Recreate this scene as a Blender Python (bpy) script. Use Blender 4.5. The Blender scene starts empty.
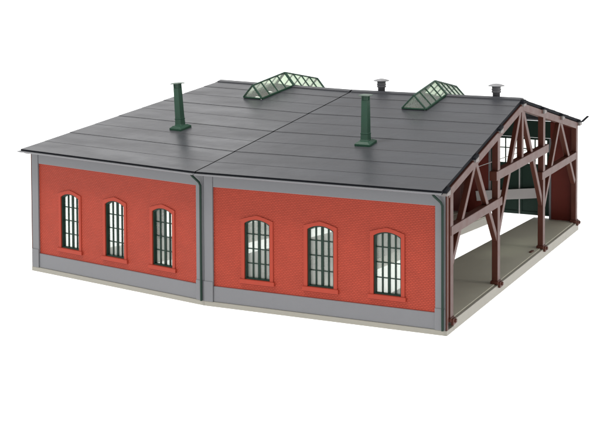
import bpy, bmesh, math, random
from mathutils import Vector, Matrix
random.seed(7)
sc = bpy.context.scene
S = 0.01                                  # all lengths below are in centimetres
BASE = 0.374                              # the walls stand this high above the table

# ------------------------------------------------------------------ camera
CAM = dict(x=32.284, y=-104.897, z=28.059 + BASE, yaw=math.radians(-22.433),
           pitch=math.radians(3.173), roll=math.radians(-0.289), f=1566.24 / 600 * 36, sy=-193.437 / 600)
def make_camera():
    y, p, r = CAM['yaw'], CAM['pitch'], CAM['roll']
    fwd = Vector((math.sin(y) * math.cos(p), math.cos(y) * math.cos(p), -math.sin(p)))
    right = Vector((math.cos(y), -math.sin(y), 0)); up = right.cross(fwd)
    rt = right * math.cos(r) + up * math.sin(r); u2 = -right * math.sin(r) + up * math.cos(r)
    cd = bpy.data.cameras.new('camera'); co = bpy.data.objects.new('camera', cd)
    sc.collection.objects.link(co)
    m = Matrix((rt, u2, -fwd)).transposed().to_4x4()
    m.translation = Vector((CAM['x'], CAM['y'], CAM['z'])) * S
    co.matrix_world = m
    cd.sensor_width = 36; cd.lens = CAM['f']; cd.shift_y = CAM['sy']
    cd.clip_start = 0.01; cd.clip_end = 100
    sc.camera = co
make_camera()

# ------------------------------------------------------------------ studio light
w = bpy.data.worlds.new('World'); sc.world = w; w.use_nodes = True
bg = w.node_tree.nodes['Background']
bg.inputs['Color'].default_value = (1, 1, 1, 1); bg.inputs['Strength'].default_value = 0.72
def area(name, loc, target, size, power, col=(1, 1, 1)):
    l = bpy.data.lights.new(name, 'AREA'); l.shape = 'RECTANGLE'; l.size, l.size_y = size; l.energy = power; l.color = col
    o = bpy.data.objects.new(name, l); sc.collection.objects.link(o); o.location = Vector(loc) * S
    d = (Vector(target) - Vector(loc)); o.rotation_euler = d.to_track_quat('-Z', 'Y').to_euler()
    return o
area('softbox_key', (-85, -60, 200), (-15, 5, 5), (0.45, 0.45), 27, (1, 0.985, 0.96))
area('softbox_side', (130, 25, 50), (0, 22, 6), (0.5, 0.5), 3.8, (1, 0.92, 0.86))
area('softbox_back', (-165, 200, 105), (-20, 18, 10), (1.0, 0.8), 2.5, (1, 0.985, 0.97))
area('table_underlight', (0, 600, -60), (0, 600, 0), (16.0, 20.0), 2250)
sc.view_settings.view_transform = 'Standard'; sc.view_settings.look = 'None'
sc.view_settings.exposure = 0; sc.view_settings.gamma = 1
sc.render.engine = 'CYCLES'
sc.cycles.use_denoising = True; sc.cycles.denoiser = 'OPENIMAGEDENOISE'; sc.cycles.denoising_input_passes = 'RGB_ALBEDO_NORMAL'; sc.cycles.denoising_prefilter = 'ACCURATE'
sc.cycles.max_bounces = 10; sc.cycles.transparent_max_bounces = 16; sc.cycles.caustics_reflective = False
sc.render.resolution_x = 1024; sc.render.resolution_y = 730

# ------------------------------------------------------------------ plan geometry
T = math.radians(11.721); W = 20.0; D = 42.639
TH = math.tan(T / 2)
A = Vector((0, 0)); d1 = Vector((-math.cos(T / 2), math.sin(T / 2))); d2 = Vector((-math.cos(1.5 * T), math.sin(1.5 * T)))
B = A + d1 * W; CC = B + d2 * W
def frame(o, ang): 
    m = Matrix.Rotation(ang, 4, 'Z'); m.translation = Vector((o.x, o.y, BASE)) * S; return m
BAYS = [frame((A + B) / 2, -T / 2), frame((B + CC) / 2, -1.5 * T)]       # right bay, left bay
SIDES = [frame(A, 0), frame(B, -T), frame(CC, -2 * T)]
YF = D * math.cos(T / 2)                    # depth of a bay along its centre line
def hw(y): return 10 - y * TH               # half the bay's width at depth y
ZE, ZR, YE, YR, OFF = 10.063, 14.295, -0.98, 21.29, 0.0
K = (ZR - ZE) / (YR - YE)
def zroof(y): return ZE + (y - YE) * K if y <= YR else ZR - (y - YR) * K

# ------------------------------------------------------------------ mesh helpers
class MB:
    def __init__(s): s.bm = bmesh.new()
    def face(s, pts, mi=0):
        f = s.bm.faces.new([s.bm.verts.new(Vector(p) * S) for p in pts]); f.material_index = mi; return s
    def hexa(s, b, t, mi=0):                # bottom loop, top loop (same length)
        n = len(b); vb = [s.bm.verts.new(Vector(p) * S) for p in b]; vt = [s.bm.verts.new(Vector(p) * S) for p in t]
        fs = [s.bm.faces.new(vb[::-1]), s.bm.faces.new(vt)]
        for i in range(n): fs.append(s.bm.faces.new((vb[i], vb[(i + 1) % n], vt[(i + 1) % n], vt[i])))
        for f in fs: f.material_index = mi
        return s
    def box(s, x0, x1, y0, y1, z0, z1, mi=0):
        q = [(x0, y0), (x1, y0), (x1, y1), (x0, y1)]
        return s.hexa([(a, b, z0) for a, b in q], [(a, b, z1) for a, b in q], mi)
    def prism(s, poly, z0, z1, mi=0):       # plan outline raised between two heights
        return s.hexa([(a, b, z0) for a, b in poly], [(a, b, z1) for a, b in poly], mi)
    def beam(s, p, q, wdt, up, dep0, dep1, mi=0):
        pass
    def bar(s, p, q, a, b, up=(0, 0, 1), mi=0):   # rectangular bar from p to q, a wide sideways, b along up
        p, q, up = Vector(p), Vector(q), Vector(up)
        d = (q - p).normalized(); sd = d.cross(up).normalized(); u = sd.cross(d)
        o = [sd * (i * a / 2) + u * (j * b / 2) for i, j in ((-1, -1), (1, -1), (1, 1), (-1, 1))]
        return s.hexa([p + k for k in o], [q + k for k in o], mi)
    def rings(s, profile, n=20, c=(0, 0), sq=False, mi=0, tilt=None):
        L = []
        for r, z in profile:
            ring = []
            for i in range(n):
                a = 2 * math.pi * (i + (0.5 if sq else 0)) / n
                rr = r * (math.sqrt(2) if sq else 1)
                ring.append(s.bm.verts.new(Vector((c[0] + rr * math.cos(a), c[1] + rr * math.sin(a), z)) * S))
            L.append(ring)
        for k in range(len(L) - 1):
            for i in range(n):
                f = s.bm.faces.new((L[k][i], L[k][(i + 1) % n], L[k + 1][(i + 1) % n], L[k + 1][i])); f.material_index = mi; f.smooth = not sq
        s.bm.faces.new(L[0][::-1]); s.bm.faces.new(L[-1])
        return s
    def tube(s, pts, r, n=10, mi=0):
        pts = [Vector(p) for p in pts]; L = []
        for k, p in enumerate(pts):
            d = (pts[min(k + 1, len(pts) - 1)] - pts[max(k - 1, 0)]).normalized()
            ref = Vector((0, 1, 0)) if abs(d.y) < 0.9 else Vector((1, 0, 0))
            a = d.cross(ref).normalized(); b = d.cross(a)
            L.append([s.bm.verts.new((p + a * r * math.cos(2 * math.pi * i / n) + b * r * math.sin(2 * math.pi * i / n)) * S) for i in range(n)])
        for k in range(len(L) - 1):
            for i in range(n):
                f = s.bm.faces.new((L[k][i], L[k][(i + 1) % n], L[k + 1][(i + 1) % n], L[k + 1][i])); f.material_index = mi; f.smooth = True
        s.bm.faces.new(L[0]); s.bm.faces.new(L[-1][::-1]); return s
    def sheet(s, loops, y0, y1, mi=0):      # flat outline with holes in the x-z plane, made y0..y1 thick
        edges = []
        for lp in loops:
            vs = [s.bm.verts.new(Vector((x, y0, z)) * S) for x, z in lp]
            edges += [s.bm.edges.new((vs[i], vs[(i + 1) % len(vs)])) for i in range(len(vs))]
        g = bmesh.ops.triangle_fill(s.bm, use_beauty=True, use_dissolve=False, edges=edges)
        fs = [f for f in g['geom'] if isinstance(f, bmesh.types.BMFace)]
        bmesh.ops.dissolve_limit(s.bm, angle_limit=0.001, verts=list({v for f in fs for v in f.verts}), edges=list({e for f in fs for e in f.edges})) if False else None
        r = bmesh.ops.extrude_face_region(s.bm, geom=fs)
        bmesh.ops.translate(s.bm, vec=Vector((0, (y1 - y0) * S, 0)), verts=[v for v in r['geom'] if isinstance(v, bmesh.types.BMVert)])
        return s
    def build(s, name, mats, parent, M=None, bevel=0, label=None):
        bmesh.ops.recalc_face_normals(s.bm, faces=s.bm.faces[:])
        me = bpy.data.meshes.new(name); s.bm.to_mesh(me); s.bm.free()
        for m in (mats if isinstance(mats, (list, tuple)) else [mats]): me.materials.append(m)
        o = bpy.data.objects.new(name, me); sc.collection.objects.link(o)
        if M is not None: o.matrix_world = M
        if parent is not None:
            o.parent = parent
            if M is not None: o.matrix_parent_inverse = PINV.get(parent.name, Matrix())
        if bevel:
            b = o.modifiers.new('bevel', 'BEVEL'); b.width = bevel * S; b.segments = 2; b.limit_method = 'ANGLE'; b.angle_limit = math.radians(40)
        if label: o['label'] = label
        return o
PINV = {}

# ------------------------------------------------------------------ materials
def mat(name):
    m = bpy.data.materials.new(name); m.use_nodes = True; nt = m.node_tree
    return m, nt, nt.nodes['Principled BSDF']
def plastic(name, col, rough=0.45, var=0.12, scale=1.2, bump=0.15, spec=0.5, grain=14):
    m, nt, p = mat(name); N, L = nt.nodes, nt.links
    tc = N.new('ShaderNodeTexCoord'); mp = N.new('ShaderNodeMapping'); mp.inputs['Scale'].default_value = (100, 100, 100)
    L.new(tc.outputs['Object'], mp.inputs[0])
    n1 = N.new('ShaderNodeTexNoise'); n1.inputs['Scale'].default_value = scale; n1.inputs['Detail'].default_value = 5
    n2 = N.new('ShaderNodeTexNoise'); n2.inputs['Scale'].default_value = grain; n2.inputs['Detail'].default_value = 3
    L.new(mp.outputs[0], n1.inputs['Vector']); L.new(mp.outputs[0], n2.inputs['Vector'])
    mx = N.new('ShaderNodeMix'); mx.data_type = 'RGBA'
    mx.inputs[6].default_value = (*[c * (1 - var) for c in col], 1); mx.inputs[7].default_value = (*[min(1, c * (1 + var)) for c in col], 1)
    L.new(n1.outputs['Fac'], mx.inputs[0]); L.new(mx.outputs[2], p.inputs['Base Color'])
    rr = N.new('ShaderNodeMapRange'); rr.inputs['To Min'].default_value = rough - 0.1; rr.inputs['To Max'].default_value = rough + 0.1
    L.new(n1.outputs['Fac'], rr.inputs['Value']); L.new(rr.outputs[0], p.inputs['Roughness'])
    b = N.new('ShaderNodeBump'); b.inputs['Strength'].default_value = bump; b.inputs['Distance'].default_value = 0.0003
    L.new(n2.outputs['Fac'], b.inputs['Height']); L.new(b.outputs[0], p.inputs['Normal'])
    p.inputs['Specular IOR Level'].default_value = spec
    return m
def brick(name, col, joint):
    m, nt, p = mat(name); N, L = nt.nodes, nt.links
    tc = N.new('ShaderNodeTexCoord'); sx = N.new('ShaderNodeSeparateXYZ'); cb = N.new('ShaderNodeCombineXYZ')
    L.new(tc.outputs['Object'], sx.inputs[0]); L.new(sx.outputs['X'], cb.inputs['X']); L.new(sx.outputs['Z'], cb.inputs['Y'])
    mp = N.new('ShaderNodeMapping'); mp.inputs['Scale'].default_value = (100, 100, 100); L.new(cb.outputs[0], mp.inputs[0])
    br = N.new('ShaderNodeTexBrick'); br.offset = 0.5
    br.inputs['Scale'].default_value = 1; br.inputs['Brick Width'].default_value = 0.25; br.inputs['Row Height'].default_value = 0.125
    br.inputs['Mortar Size'].default_value = 0.021; br.inputs['Mortar Smooth'].default_value = 0.4; br.inputs['Bias'].default_value = 0.0
    br.inputs['Color1'].default_value = (*col, 1); br.inputs['Color2'].default_value = (*[c * 0.9 for c in col], 1); br.inputs['Mortar'].default_value = (*joint, 1)
    L.new(mp.outputs[0], br.inputs['Vector'])
    n1 = N.new('ShaderNodeTexNoise'); n1.inputs['Scale'].default_value = 0.6; n1.inputs['Detail'].default_value = 4; L.new(mp.outputs[0], n1.inputs['Vector'])
    mr = N.new('ShaderNodeMapRange'); mr.inputs['To Min'].default_value = 0.86; mr.inputs['To Max'].default_value = 1.14; L.new(n1.outputs['Fac'], mr.inputs['Value'])
    mx = N.new('ShaderNodeMix'); mx.data_type = 'RGBA'; mx.blend_type = 'MULTIPLY'; mx.inputs[0].default_value = 1
    L.new(br.outputs['Color'], mx.inputs[6]); L.new(mr.outputs[0], mx.inputs[7]); L.new(mx.outputs[2], p.inputs['Base Color'])
    b = N.new('ShaderNodeBump'); b.inputs['Strength'].default_value = 1.0; b.inputs['Distance'].default_value = 0.0005; b.invert = True
    L.new(br.outputs['Fac'], b.inputs['Height']); L.new(b.outputs[0], p.inputs['Normal'])
    p.inputs['Roughness'].default_value = 0.55; p.inputs['Specular IOR Level'].default_value = 0.22
    return m
def glass(name, tint, haze, gloss=1.0):
    m = bpy.data.materials.new(name); m.use_nodes = True; nt = m.node_tree; N, L = nt.nodes, nt.links
    N.remove(N['Principled BSDF']); out = N['Material Output']
    tr = N.new('ShaderNodeBsdfTransparent'); tr.inputs[0].default_value = (*tint, 1)
    df = N.new('ShaderNodeBsdfDiffuse'); df.inputs[0].default_value = (0.75, 0.78, 0.74, 1)
    tl = N.new('ShaderNodeBsdfTranslucent'); tl.inputs[0].default_value = (0.75, 0.78, 0.74, 1)
    gl = N.new('ShaderNodeBsdfGlossy'); gl.inputs['Roughness'].default_value = 0.08
    lw = N.new('ShaderNodeLayerWeight'); lw.inputs['Blend'].default_value = 0.5
    pw = N.new('ShaderNodeMath'); pw.operation = 'POWER'; pw.inputs[1].default_value = 4; L.new(lw.outputs['Facing'], pw.inputs[0])
    fr = N.new('ShaderNodeMapRange'); fr.inputs['To Min'].default_value = 0.03; fr.inputs['To Max'].default_value = 0.8; L.new(pw.outputs[0], fr.inputs['Value'])
    a = N.new('ShaderNodeMixShader'); a.inputs[0].default_value = 0.5; L.new(df.outputs[0], a.inputs[1]); L.new(tl.outputs[0], a.inputs[2])
    tc = N.new('ShaderNodeTexCoord'); nz = N.new('ShaderNodeTexNoise'); nz.inputs['Scale'].default_value = 35; L.new(tc.outputs['Object'], nz.inputs['Vector'])
    mr = N.new('ShaderNodeMapRange'); mr.inputs['To Min'].default_value = haze * 0.4; mr.inputs['To Max'].default_value = haze * 1.6; L.new(nz.outputs['Fac'], mr.inputs['Value'])
    b = N.new('ShaderNodeMixShader'); L.new(mr.outputs[0], b.inputs[0]); L.new(tr.outputs[0], b.inputs[1]); L.new(a.outputs[0], b.inputs[2])
    c = N.new('ShaderNodeMixShader'); L.new(fr.outputs[0], c.inputs[0]); L.new(b.outputs[0], c.inputs[1]); L.new(gl.outputs[0], c.inputs[2])
    L.new(c.outputs[0], out.inputs['Surface'])
    return m
def roof_material():
    m, nt, p = mat('roofing'); N, L = nt.nodes, nt.links
    tc = N.new('ShaderNodeTexCoord'); mp = N.new('ShaderNodeMapping'); mp.inputs['Scale'].default_value = (100, 100, 100); L.new(tc.outputs['Object'], mp.inputs[0])
    st = N.new('ShaderNodeMapping'); st.inputs['Scale'].default_value = (0.25, 1.1, 1); L.new(mp.outputs[0], st.inputs[0])
    n1 = N.new('ShaderNodeTexNoise'); n1.inputs['Scale'].default_value = 0.5; n1.inputs['Detail'].default_value = 6; n1.inputs['Roughness'].default_value = 0.6; L.new(st.outputs[0], n1.inputs['Vector'])
    n2 = N.new('ShaderNodeTexNoise'); n2.inputs['Scale'].default_value = 0.35; n2.inputs['Detail'].default_value = 3; L.new(mp.outputs[0], n2.inputs['Vector'])
    n3 = N.new('ShaderNodeTexNoise'); n3.inputs['Scale'].default_value = 26; n3.inputs['Detail'].default_value = 2; L.new(mp.outputs[0], n3.inputs['Vector'])
    cr = N.new('ShaderNodeMix'); cr.data_type = 'RGBA'; cr.inputs[6].default_value = (0.024, 0.029, 0.040, 1); cr.inputs[7].default_value = (0.076, 0.075, 0.079, 1)
    L.new(n1.outputs['Fac'], cr.inputs[0]); L.new(cr.outputs[2], p.inputs['Base Color'])
    rr = N.new('ShaderNodeMapRange'); rr.inputs['To Min'].default_value = 0.20; rr.inputs['To Max'].default_value = 0.56; L.new(n1.outputs['Fac'], rr.inputs['Value']); L.new(rr.outputs[0], p.inputs['Roughness'])
    b1 = N.new('ShaderNodeBump'); b1.inputs['Strength'].default_value = 0.5; b1.inputs['Distance'].default_value = 0.0012; L.new(n2.outputs['Fac'], b1.inputs['Height'])
    b2 = N.new('ShaderNodeBump'); b2.inputs['Strength'].default_value = 0.12; b2.inputs['Distance'].default_value = 0.0002; L.new(n3.outputs['Fac'], b2.inputs['Height']); L.new(b1.outputs[0], b2.inputs['Normal'])
    L.new(b2.outputs[0], p.inputs['Normal'])
    return m
def table_material():
    m = bpy.data.materials.new('white_acrylic'); m.use_nodes = True; nt = m.node_tree; N, L = nt.nodes, nt.links
    N.remove(N['Principled BSDF'])
    df = N.new('ShaderNodeBsdfDiffuse'); df.inputs[0].default_value = (0.92, 0.92, 0.92, 1)
    tl = N.new('ShaderNodeBsdfTranslucent'); tl.inputs[0].default_value = (0.92, 0.92, 0.92, 1)
    a = N.new('ShaderNodeMixShader'); a.inputs[0].default_value = 0.5; L.new(df.outputs[0], a.inputs[1]); L.new(tl.outputs[0], a.inputs[2])
    L.new(a.outputs[0], N['Material Output'].inputs['Surface']); return m

BRICK = brick('red_brick', (0.415, 0.056, 0.030), (0.28, 0.034, 0.018))
RED = plastic('red_plastic', (0.34, 0.043, 0.023), 0.55, 0.1, spec=0.22)
RED_IN = plastic('red_plastic_shaded', (0.12, 0.017, 0.010), 0.5, 0.1, spec=0.25)  # the red plastic again, with the interior shade put into its colour
GREY = plastic('grey_plastic', (0.150, 0.153, 0.162), 0.45, 0.06)
BEIGE = plastic('beige_plastic', (0.275, 0.262, 0.222), 0.5, 0.06)
FLOOR = plastic('floor_plastic', (0.43, 0.42, 0.34), 0.5, 0.08)
GREEN = plastic('dark_green_plastic', (0.008, 0.027, 0.018), 0.5, 0.2, spec=0.25)
GREEN_L = plastic('green_plastic', (0.014, 0.058, 0.033), 0.42, 0.2, spec=0.35)
BROWN = plastic('brown_plastic', (0.070, 0.020, 0.012), 0.42, 0.2, bump=0.03, spec=0.24)
VENT = plastic('vent_grey_plastic', (0.11, 0.11, 0.118), 0.5, 0.08)
PALE = plastic('pale_green_grey_plastic', (0.15, 0.20, 0.165), 0.4, 0.06)
LGREY = plastic('light_grey_plastic', (0.42, 0.40, 0.39), 0.5, 0.06)
ROOF = roof_material()
PURL2 = plastic('vent_cap_plastic', (0.30, 0.30, 0.31), 0.5, 0.06)
PURL = plastic('purlin_plastic', (0.17, 0.155, 0.15), 0.55, 0.06)
EDGE = plastic('dark_roof_edge', (0.010, 0.011, 0.014), 0.85, 0.1, spec=0.1)
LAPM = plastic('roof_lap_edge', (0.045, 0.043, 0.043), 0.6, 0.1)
PANE = glass('window_glass', (0.93, 0.96, 0.93), 0.34)
SKYG = glass('skylight_glass', (0.90, 0.95, 0.88), 0.16)
GATEG = glass('gate_glass', (0.96, 0.97, 0.95), 0.12)

# ------------------------------------------------------------------ setting
tb = MB(); tb.face([(-790, -390, 0), (790, -390, 0), (790, 1590, 0), (-790, 1590, 0)])
t = tb.build('table_top', table_material(), None); t['kind'] = 'structure'

# ------------------------------------------------------------------ the shed
shed = bpy.data.objects.new('model_engine_shed', None); sc.collection.objects.link(shed)
shed.location = Vector((-14.5, 22, 0)) * S; shed.empty_display_size = 0.05
shed['label'] = 'red brick model engine shed with dark grey roof and open timber framed side'
shed['category'] = 'model building'
PINV[shed.name] = Matrix.Translation(shed.location).inverted()

def arch(cx, half, z0, zs, zc, n=12):
    """outline of a segment-arched opening: sill z0, springing zs, crown zc"""
    rise = zc - zs; R = (half * half + rise * rise) / (2 * rise); a = math.asin(half / R)
    pts = [(cx - half, z0), (cx + half, z0)]
    for i in range(n + 1):
        f = a - 2 * a * i / n; pts.append((cx + R * math.sin(f), zc - R + R * math.cos(f)))
    return pts
WINX = [-5.37, 0.0, 5.42]
OPEN = dict(half=1.09, z0=2.03, zs=6.30, zc=6.62)

# base plate: rear edge, two floor strips with the open track pit between them
def base(bay):
    M = BAYS[bay]
    m = MB(); e = 0.07; q = 0.115 if bay == 0 else 0.0; ql = 0.0 if bay == 0 else 0.115
    YO = YF
    def xr(y): return hw(y) + q
    def xl(y): return -hw(y) - ql
    pr = lambda y: 2.75 - 0.034 * y
    pl = lambda y: -4.3 + 0.032 * y
    # lower plate (to wall foot)
    m.prism([(xl(-e), -e), (xr(-e), -e), (xr(1.6), 1.6), (xl(1.6), 1.6)], -BASE, 0)
    root = m.build('base_plate', BEIGE, shed, M, 0.03)
    f = MB(); f.prism([(pr(1.6), 1.6), (xr(1.6), 1.6), (xr(YO), YO), (pr(YO), YO)], -BASE, 0.42)
    f.build('floor_strip', [BEIGE], root, None, 0.03)
    f = MB(); f.prism([(xl(1.6), 1.6), (pl(1.6), 1.6), (pl(YO), YO), (xl(YO), YO)], -BASE, 0.42)
    f.build('floor_strip', [BEIGE], root, None, 0.03)
    g = MB()
    g.prism([(pr(0.6) + .03, 0.6), (xr(0.6) - 0.24, 0.6), (xr(YO) - 0.24, YO - .1), (pr(YO) + .03, YO - .1)], 0.421, 0.5)
    g.prism([(xl(0.6) + (0.3 if bay else 0.0), 0.6), (pl(0.6) - .03, 0.6), (pl(YO) - .03, YO - .1), (xl(YO) + (0.3 if bay else 0.0), YO - .1)], 0.421, 0.5)
    g.build('floor_surface', FLOOR, root, None, 0.015)
for b in (0, 1): base(b)
m = MB(); m.bar((-0.50, 26.2, BASE + .53), (-0.45, 27.0, BASE + .53), .22, .12); m.build('floor_clip', BROWN, shed, Matrix())

def rear_wall(bay):
    M = BAYS[bay]
    xa, xb, z0, z1 = -9.18, 9.22, 1.2, 8.83
    g = MB()                                 # grey framing: plinth, frieze
    g.box(-9.2, 9.24, 0.0, 0.5, 0.0, 1.2); g.box(-9.2, 9.24, 0.0, 0.5, 8.83, 9.86)
    g.box(-9.98, 9.98, 0.12, 0.5, 9.5, 9.87) if False else None
    root = g.build('rear_wall', GREY, shed, M, 0.03)
    p = MB(); p.sheet([[(xa - .03, z0), (xb + .03, z0), (xb + .03, z1), (xa - .03, z1)]] + [arch(x, **OPEN) for x in WINX], 0.10, 0.48)
    p.build('brick_panel', BRICK, root)
    for sx in (-1, 1):
        k = MB(); x0, x1 = (9.2, 9.985); x0, x1 = (x0, x1) if sx > 0 else (-x1, -x0)
        k.box(x0, x1, -0.05, 0.5, 0.0, 9.86)
        k.box(x0 - 0.02, x1 + 0.0, -0.10, -0.049, 0.0, 1.55)
        k.build('pillar', GREY, root, None, 0.03)
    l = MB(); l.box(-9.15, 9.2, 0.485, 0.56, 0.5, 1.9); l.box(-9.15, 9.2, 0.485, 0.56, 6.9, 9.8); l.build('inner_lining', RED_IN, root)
    for x in WINX:
        s = MB()
        ring = [(x - 1.38, 2.0), (x + 1.38, 2.0)] + [(x + 1.38 - 2.76 * i / 10, 6.58 + 0.36 * (1 - abs(1 - i / 5) ** 1.25)) for i in range(11)]
        s.sheet([ring, arch(x, **OPEN)], 0.025, 0.13)
        win = s.build('window', RED, shed, M, 0.015)
        s = MB(); s.box(x - 1.5, x + 1.5, -0.06, 0.12, 1.7, 2.02); s.build('sill', RED, win, None, 0.03)
        s = MB()
        fo = dict(OPEN); h, zb, zt = 1.04, 2.03, 6.62
        s.sheet([arch(x, **OPEN), arch(x, half=0.99, z0=2.12, zs=6.22, zc=6.52)], 0.15, 0.50)
        for i, wd in ((-1, 0.11), (0, 0.2), (1, 0.11)): s.box(x + i * 0.52 - wd / 2, x + i * 0.52 + wd / 2, 0.36, 0.48, 2.1, 6.56 - 0.07 * abs(i))
        for i in (1, 2, 3):
            z = 2.1 + 4.45 * i / 4; s.box(x - 1.04, x + 1.04, 0.375, 0.465, z - 0.035, z + 0.035)
        s.build('window_frame', GREEN, win)
        s = MB(); s.sheet([arch(x, half=1.05, z0=2.08, zs=6.27, zc=6.58)], 0.44, 0.455); s.build('pane', PANE, win)
for b in (0, 1): rear_wall(b)

def downpipe(bay):
    x = 9.83
    m = MB(); m.tube([(x - 0.55, -0.62, 9.75), (x - 0.5, -0.55, 9.62), (x - 0.1, -0.25, 9.15), (x, -0.2, 8.9), (x, -0.2, 8.5), (x, -0.2, 0.0)], 0.09)
    m.build('downpipe', GREEN, shed, BAYS[bay])
for b in (0, 1): downpipe(b)

# ------------------------------------------------------------------ roof
ROWS = [YE, 1.45, 4.05, 6.7, 9.32, 11.95, 14.4, 16.9, 19.25, YR]
def roof_slope(bay, front):
    M = BAYS[bay]
    xr = lambda y: hw(y) - (0.0 if bay == 0 else 0.10)
    xl = lambda y: -hw(y) - (0.15 if bay == 1 else -0.03)
    rows = ROWS if not front else [2 * YR - y for y in ROWS][::-1]
    if front: rows[-1] = 43.75
    m = MB(); th = 0.26; hx = 0.95
    lo, hi = (16.9, YR) if not front else (YR, 25.7)
    rows = sorted(set(rows + ([25.7] if front else [])))
    if front: rows = [y for y in rows if y not in (2 * YR - 16.9,)]
    n = len(rows) - 1
    for i in range(n):
        a, b = rows[i], rows[i + 1]
        LAP = (0.026, 0.012)[i % 2]
        la, lb = (LAP, 0.0) if not front else (0.0, LAP)
        za, zb = zroof(a) + la, zroof(b) + lb
        hole = a >= lo - 1e-6 and b <= hi + 1e-6
        j = lambda: random.uniform(-.01, .01)
        spans = [((xl(a), xl(b)), (-hx, -hx)), ((-hx, -hx), (hx, hx)), ((hx, hx), (xr(a), xr(b)))]
        for k, (l, r) in enumerate(spans):
            if k == 1 and hole: continue
            m.face([(l[0], a, za), (r[0], a, za), (r[1], b, zb), (l[1], b, zb)])
            m.face([(l[0], a, zroof(a) - th), (l[1], b, zroof(b) - th), (r[1], b, zroof(b) - th), (r[0], a, zroof(a) - th)], 1)
            e, ze2 = (a, zroof(a)) if not front else (b, zroof(b))
            le, re = (l[0], r[0]) if not front else (l[1], r[1])
            edge_row = (i == 0 and not front) or (i == n - 1 and front)
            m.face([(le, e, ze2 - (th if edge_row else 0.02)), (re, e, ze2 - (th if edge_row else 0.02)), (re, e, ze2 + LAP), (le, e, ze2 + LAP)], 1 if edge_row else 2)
        m.face([(xl(a), a, za), (xl(b), b, zb), (xl(b), b, zroof(b) - th), (xl(a), a, zroof(a) - th)], 1)
        m.face([(xr(a), a, za), (xr(b), b, zb), (xr(b), b, zroof(b) - th), (xr(a), a, zroof(a) - th)], 1)
        if hole:
            for s in (-hx, hx): m.face([(s, a, za), (s, b, zb), (s, b, zroof(b) - th), (s, a, zroof(a) - th)], 1)
    y = lo if not front else hi
    m.face([(-hx, y, zroof(y) + .05), (hx, y, zroof(y) + .05), (hx, y, zroof(y) - th), (-hx, y, zroof(y) - th)], 1)
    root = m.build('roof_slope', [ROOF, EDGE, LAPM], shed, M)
    # gutter
    g = MB(); y0 = YE - 0.15 if not front else 43.85
    zc = (ZE if not front else zroof(43.75)) - (0.11 if not front else 0.17)
    r = 0.13; L = []
    xl2, xr2 = xl(y0) - (0.1 if bay == 1 else 0), xr(y0)
    arc = [(y0 + r * math.cos(a), zc + r * math.sin(a)) for a in [math.pi + math.pi * i / 8 for i in range(9)]]
    arc2 = [(y0 + (r - .05) * math.cos(a), zc + (r - .05) * math.sin(a)) for a in [2 * math.pi - math.pi * i / 8 for i in range(9)]]
    if front: arc2 = arc2; 
    g.hexa([(xl2, a, b) for a, b in arc + arc2], [(xr2, a, b) for a, b in arc + arc2])
    if front:                               # upturned lip at the front eave
        if bay == 0: g.bar((xr2 + .1, y0, zc), (xr2 + .28, y0 + 1.25, zc + .40), .2, .09)
    g.build('gutter', GREY if not front else EDGE, root)
    if not front:
        c = MB()
        for x0, x1 in ((xl(YR), -1.15), (1.15, xr(YR))):
            c.hexa([(x0, YR - .42, zroof(YR - .42) + .01), (x0, YR, ZR + .01), (x0, YR + .42, zroof(YR + .42) + .01), (x0, YR + .42, zroof(YR + .42) + .09), (x0, YR, ZR + .12), (x0, YR - .42, zroof(YR - .42) + .09)],
                   [(x1, YR - .42, zroof(YR - .42) + .01), (x1, YR, ZR + .01), (x1, YR + .42, zroof(YR + .42) + .01), (x1, YR + .42, zroof(YR + .42) + .09), (x1, YR, ZR + .12), (x1, YR - .42, zroof(YR - .42) + .09)])
        c.build('ridge_cap', ROOF, root)
for b in (0, 1):
    roof_slope(b, False); roof_slope(b, True)

# skylights that straddle the ridge
def skylight(bay):
    M = BAYS[bay]; hx = 1.08; H = 1.15; y0, y1 = 16.9, 25.9
    st = [y0 + (YR - y0) * i / 4 for i in range(5)] + [YR + (y1 - YR) * i / 4 for i in range(1, 5)]
    def P(x, y, h): return Vector((x, y, zroof(y) + 0.06 + h))
    f = MB(); t = 0.13
    for a, b in ((y0, YR), (YR, y1)):
        for s in (-1, 1): f.bar(P(s * hx, a, 0.04), P(s * hx, b, 0.04), t, 0.16)
        f.bar(P(0, a, H), P(0, b, H), 0.15, 0.12)
    for i, y in enumerate(st):
        wd = 0.2 if i in (0, 8) else (0.3 if i == 4 else 0.11)
        for s in (-1, 1): f.bar(P(s * hx, y, 0.05), P(0, y, H), wd, 0.1)
    for y in (y0, y1): f.bar(P(-hx, y, 0.05), P(hx, y, 0.05), 0.14, 0.12)
    root = f.build('skylight', GREEN_L if bay else GREEN_L, shed, M, 0.015)
    for a, b in ((y0, YR), (YR, y1)):
        for s in (-1, 1):
            g = MB(); e = 0.03
            g.hexa([P(s * hx, a, .06), P(s * hx, b, .06), P(0, b, H - .02), P(0, a, H - .02)],
                   [P(s * (hx - e), a, .04), P(s * (hx - e), b, .04), P(0, b, H - .06), P(0, a, H - .06)])
            g.build('pane', SKYG, root)
    for y, e in ((y0, .02), (y1, -.02)):
        g = MB(); g.hexa([P(-hx, y, .06), P(hx, y, .06), P(0, y, H - .04)], [P(-hx, y + e, .06), P(hx, y + e, .06), P(0, y + e, H - .04)]); g.build('end_pane', SKYG, root)
for b in (0, 1): skylight(b)

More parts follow.
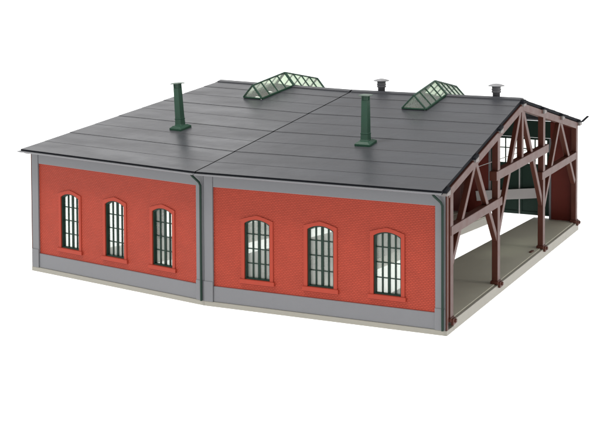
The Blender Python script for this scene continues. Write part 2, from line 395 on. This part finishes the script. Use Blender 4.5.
def chimney(bay, lean, yaw):
    M = BAYS[bay] @ Matrix.Translation(Vector((0.0, 7.75, zroof(7.75))) * S)
    tilt = Matrix.Rotation(math.atan(K), 4, 'X')
    M2 = M @ Matrix.Rotation(lean, 4, 'Y') @ Matrix.Rotation(yaw, 4, 'Z')
    Mi = M2.inverted()
    m = MB(); m.rings([(0.40, -0.1), (0.40, 0.2), (0.31, 0.38), (0.295, 0.8), (0.315, 0.81), (0.315, 0.88), (0.285, 0.89), (0.255, 3.42)], 4, sq=True)
    for sx in (-1, 1):
        for sy in (-1, 1): m.box(sx * .25 - (.1 if sx > 0 else 0), sx * .25 + (.1 if sx < 0 else 0), sy * .25 - (.1 if sy > 0 else 0), sy * .25 + (.1 if sy < 0 else 0), 3.42, 3.78)
    m.box(-.2, .2, -.2, .2, 3.3, 3.78)
    root = m.build('chimney', GREEN_L, shed, M2, 0.02)
    q = MB(); q.rings([(0.66, -0.12), (0.66, 0.18), (0.60, 0.22), (0.42, 0.34)], 4, sq=True)
    o = q.build('chimney_base', GREEN_L, root); o.matrix_basis = Mi @ M @ tilt
    for b_ in (1,):
        bv = o.modifiers.new('bevel', 'BEVEL'); bv.width = 0.02 * S; bv.segments = 2
    q = MB(); q.rings([(0.42, 3.78), (0.44, 3.83), (0.32, 3.88), (0.10, 3.91)], 4, sq=True)
    q.build('chimney_cap', PALE, root)
chimney(0, 0.0, 0.0); chimney(1, math.radians(-5), math.radians(6))

def vent(x):
    y = YR + 0.75; z = zroof(y)
    m = MB(); c = (x, y)
    m.rings([(0.31, z - .2), (0.31, z + .48), (0.40, z + .52), (0.40, z + .62), (0.35, z + .66), (0.40, z + .72), (0.40, z + .82), (0.35, z + .86), (0.38, z + .92), (0.38, z + 1.05)], 24, c)
    root = m.build('roof_vent', VENT, shed, BAYS[0])
    h = z + 1.06
    q = MB(); q.rings([(0.28, h - .04), (0.68, h), (0.69, h + .05), (0.40, h + .15), (0.12, h + .2)], 24, c); q.build('vent_cap', PURL2, root)
vent(-5.4); vent(5.25)

# ------------------------------------------------------------------ timber side frames
def timber_frame(k):
    M = SIDES[k]
    x0, x1 = {0: (-0.38, 0.12), 1: (-0.2, 0.2), 2: (-0.12, 0.38)}[k]
    xm, dx = (x0 + x1) / 2, x1 - x0; out = {0: 1, 1: 0, 2: -1}[k]
    zt = lambda y: 10.0 + (min(y, 2 * 21.3 - y) - 0.5) * 0.191        # rafter top
    R = 21.3
    def stick(name, p, q, wd, d=0.0, parent=None):
        m = MB(); a, b = Vector((xm, *p)), Vector((xm, *q))
        m.bar(a, b, wd, dx - d, (1, 0, 0)); 
        o = m.build(name, BROWN, parent, M if parent is shed else None, 0.03); return o
    m = MB()
    for s in (0, 1):
        f = (lambda y: y) if s == 0 else (lambda y: 2 * R - y)
        m.hexa([(x0, f(0.35), zt(0.35) - .62), (x0, R, zt(R) - .62), (x0, R, zt(R)), (x0, f(0.35), zt(0.35))],
               [(x1, f(0.35), zt(0.35) - .62), (x1, R, zt(R) - .62), (x1, R, zt(R)), (x1, f(0.35), zt(0.35))])
    root = m.build('timber_frame', BROWN, shed, M, 0.03)
    for y, zf in ((1.12, .5), (13.78, .5), (28.72, .5), (41.85, .5)):
        m = MB(); m.box(x0 + .01, x1 - .01, y - .37, y + .37, zf, zt(y) - .5); m.build('post', BROWN, root, None, 0.03)
        if k == 1: continue
        m = MB(); xo = x1 if out > 0 else x0
        m.box(x0 - .08, x1 + .06, y - .46, y + .46, .45, .74)
        m.box(min(xo, xo + out * .2), max(xo, xo + out * .2), y - .3, y + .38, .2, .66)
        m.box(min(xo, xo + out * .32), max(xo, xo + out * .32), y + .0, y + .28, .34, .6)
        m.build('post_socket', BROWN, root, None, 0.04)
    e = 0.03
    V = 4.45
    stick('king_post', (R, 9.0), (R, zt(R) - .5), 0.6, e * 2, root)
    for s in (1, -1):
        g = (lambda y: y) if s == 1 else (lambda y: 2 * R - y)
        ya = 7.45
        stick('diagonal_brace', (g(ya - .15), zt(ya) - .45), (g(1.35), V), 0.5, e * 3, root)
        stick('diagonal_brace', (g(ya + .15), zt(ya) - .45), (g(13.5), V - .35), 0.5, e * 4, root)
        stick('diagonal_brace', (g(R - .35), zt(R) - .55), (g(14.1), V), 0.55, e * 5, root)
        stick('side_beam', (g(0.9), 6.93), (g(14.7), 6.93), 0.66, -e * 2, root)
    stick('collar_beam', (12.9, 9.1), (30.2, 9.1), 0.72, -e * 3, root)
    if k != 1:
        for y in (-0.15, 7.1, 14.1, 21.3, 28.5, 35.5, 42.75):
            m = MB(); zz = zroof(y) - .14; xo = x1 + .17 if out > 0 else x0 - .17; xi = -.36 * out if y in (-0.15, 42.75) else -1.2 * out
            m.hexa([(min(xo, xi), y - .42, zz - .42), (max(xo, xi), y - .42, zz - .42), (max(xo, xi), y + .42, zz - .42), (min(xo, xi), y + .42, zz - .42)],
                   [(min(xo, xi), y - .42, zroof(y - .42) - .27), (max(xo, xi), y - .42, zroof(y - .42) - .27), (max(xo, xi), y + .42, zroof(y + .42) - .27), (min(xo, xi), y + .42, zroof(y + .42) - .27)])
            p = m.build('purlin_end', PURL, root, None, 0.03)
            m = MB(); xa, xb = (-.05, xo - .02) if out > 0 else (xo + .02, .05)
            a, b = y - .46, y + .46
            if abs(y - R) < 1:
                ring = [(a, zroof(a) - .26), (y, ZR - .26), (b, zroof(b) - .26), (b, zroof(b) - .02), (y, ZR - .0), (a, zroof(a) - .02)]
            else:
                ring = [(a, zroof(a) - .26), (b, zroof(b) - .26), (b, zroof(b) - .1), (a, zroof(a) - .1)]
            m.hexa([(xa, u, v) for u, v in ring], [(xb, u, v) for u, v in ring]); m.build('roof_tab', EDGE, root)
        m = MB(); xa, xb = (0.0, 0.12) if out > 0 else (-.12, 0.0)
        m.box(xa, xb, -.04, .22, 0.0, 9.6); m.box(min(xa, xb) - .1 * out, max(xa, xb) - .1 * out, .22, .75, 0.45, 9.6); m.build('corner_strip', BROWN, root, None, 0.02)
for k in (0, 1, 2): timber_frame(k)

# ------------------------------------------------------------------ front wall and gates
def front(bay):
    M = BAYS[bay]; y0, y1 = YF - 0.55, YF - 0.1; g = 3.1
    m = MB()
    a, b = sorted((g, hw(YF) - .05)); m.box(a, b, y0, y1, 0.4, 9.9)
    root = m.build('front_wall', RED_IN, shed, M, 0.03)
    m = MB(); m.box(-b, -a, y0, y1, 0.4, 9.9); m.build('wall_pier', RED_IN, root, None, 0.03)
    m = MB(); m.box(-g, g, y0 + .02, y1, 8.32, 9.9); m.build('lintel', GREEN, root, None, 0.03)
    for s in (-1, 1):
        m = MB(); m.box(s * g - .1, s * g + .1, y0 - .06, y0 + .02, .5, 8.3)
        m.build('gate_jamb', GREY, root, None, 0.02)
    for s in (-1, 1):
        a, b = sorted((s * 0.02, s * (g - .1)))
        k = MB(); yb = y0 + .1
        k.box(a, b, yb, yb + .18, 0.77, 5.72)
        for z in (0.77, 5.4): k.box(a, b, yb - .07, yb, z, z + .32)
        k.box(a, a + .24, yb - .07, yb + .18, 0.77 + .32, 8.28) ; k.box(b - .24, b, yb - .07, yb + .18, .77 + .32, 8.28)
        k.box(a + .24, b - .24, yb, yb + .18, 8.08, 8.28)
        c = (a + b) / 2; k.box(c - .06, c + .06, yb + .04, yb + .14, 5.72, 8.08); k.box(a + .24, b - .24, yb + .05, yb + .13, 7.12, 7.22)
        i = a + .25
        gate = k.build('gate_leaf', GREEN, shed, M, 0.02)
        q = MB(); q.box(a + .2, b - .2, yb + .08, yb + .1, 5.6, 8.15); q.build('pane', GATEG, gate)
        if s < 0:
            q = MB(); q.box(-.06, .06, yb - .16, yb - .07, .8, 6.0); q.build('closing_strip', LGREY, gate)  # meeting stile of the leaves; its pale colour stands in for reflected light
    q = MB(); q.bar((-4.4, y0 - .22, 2.25), (2.35, y0 - .22, 3.05), .16, .98); q.build('gate_bar', LGREY, shed, M, 0.03)
    q = MB(); q.tube([(0.9, 0.5, 7.3), (0.9, YF - 0.4, 7.15)], .035, 8); q.build('overhead_wire', LGREY, shed, M)
for b in (0, 1): front(b)
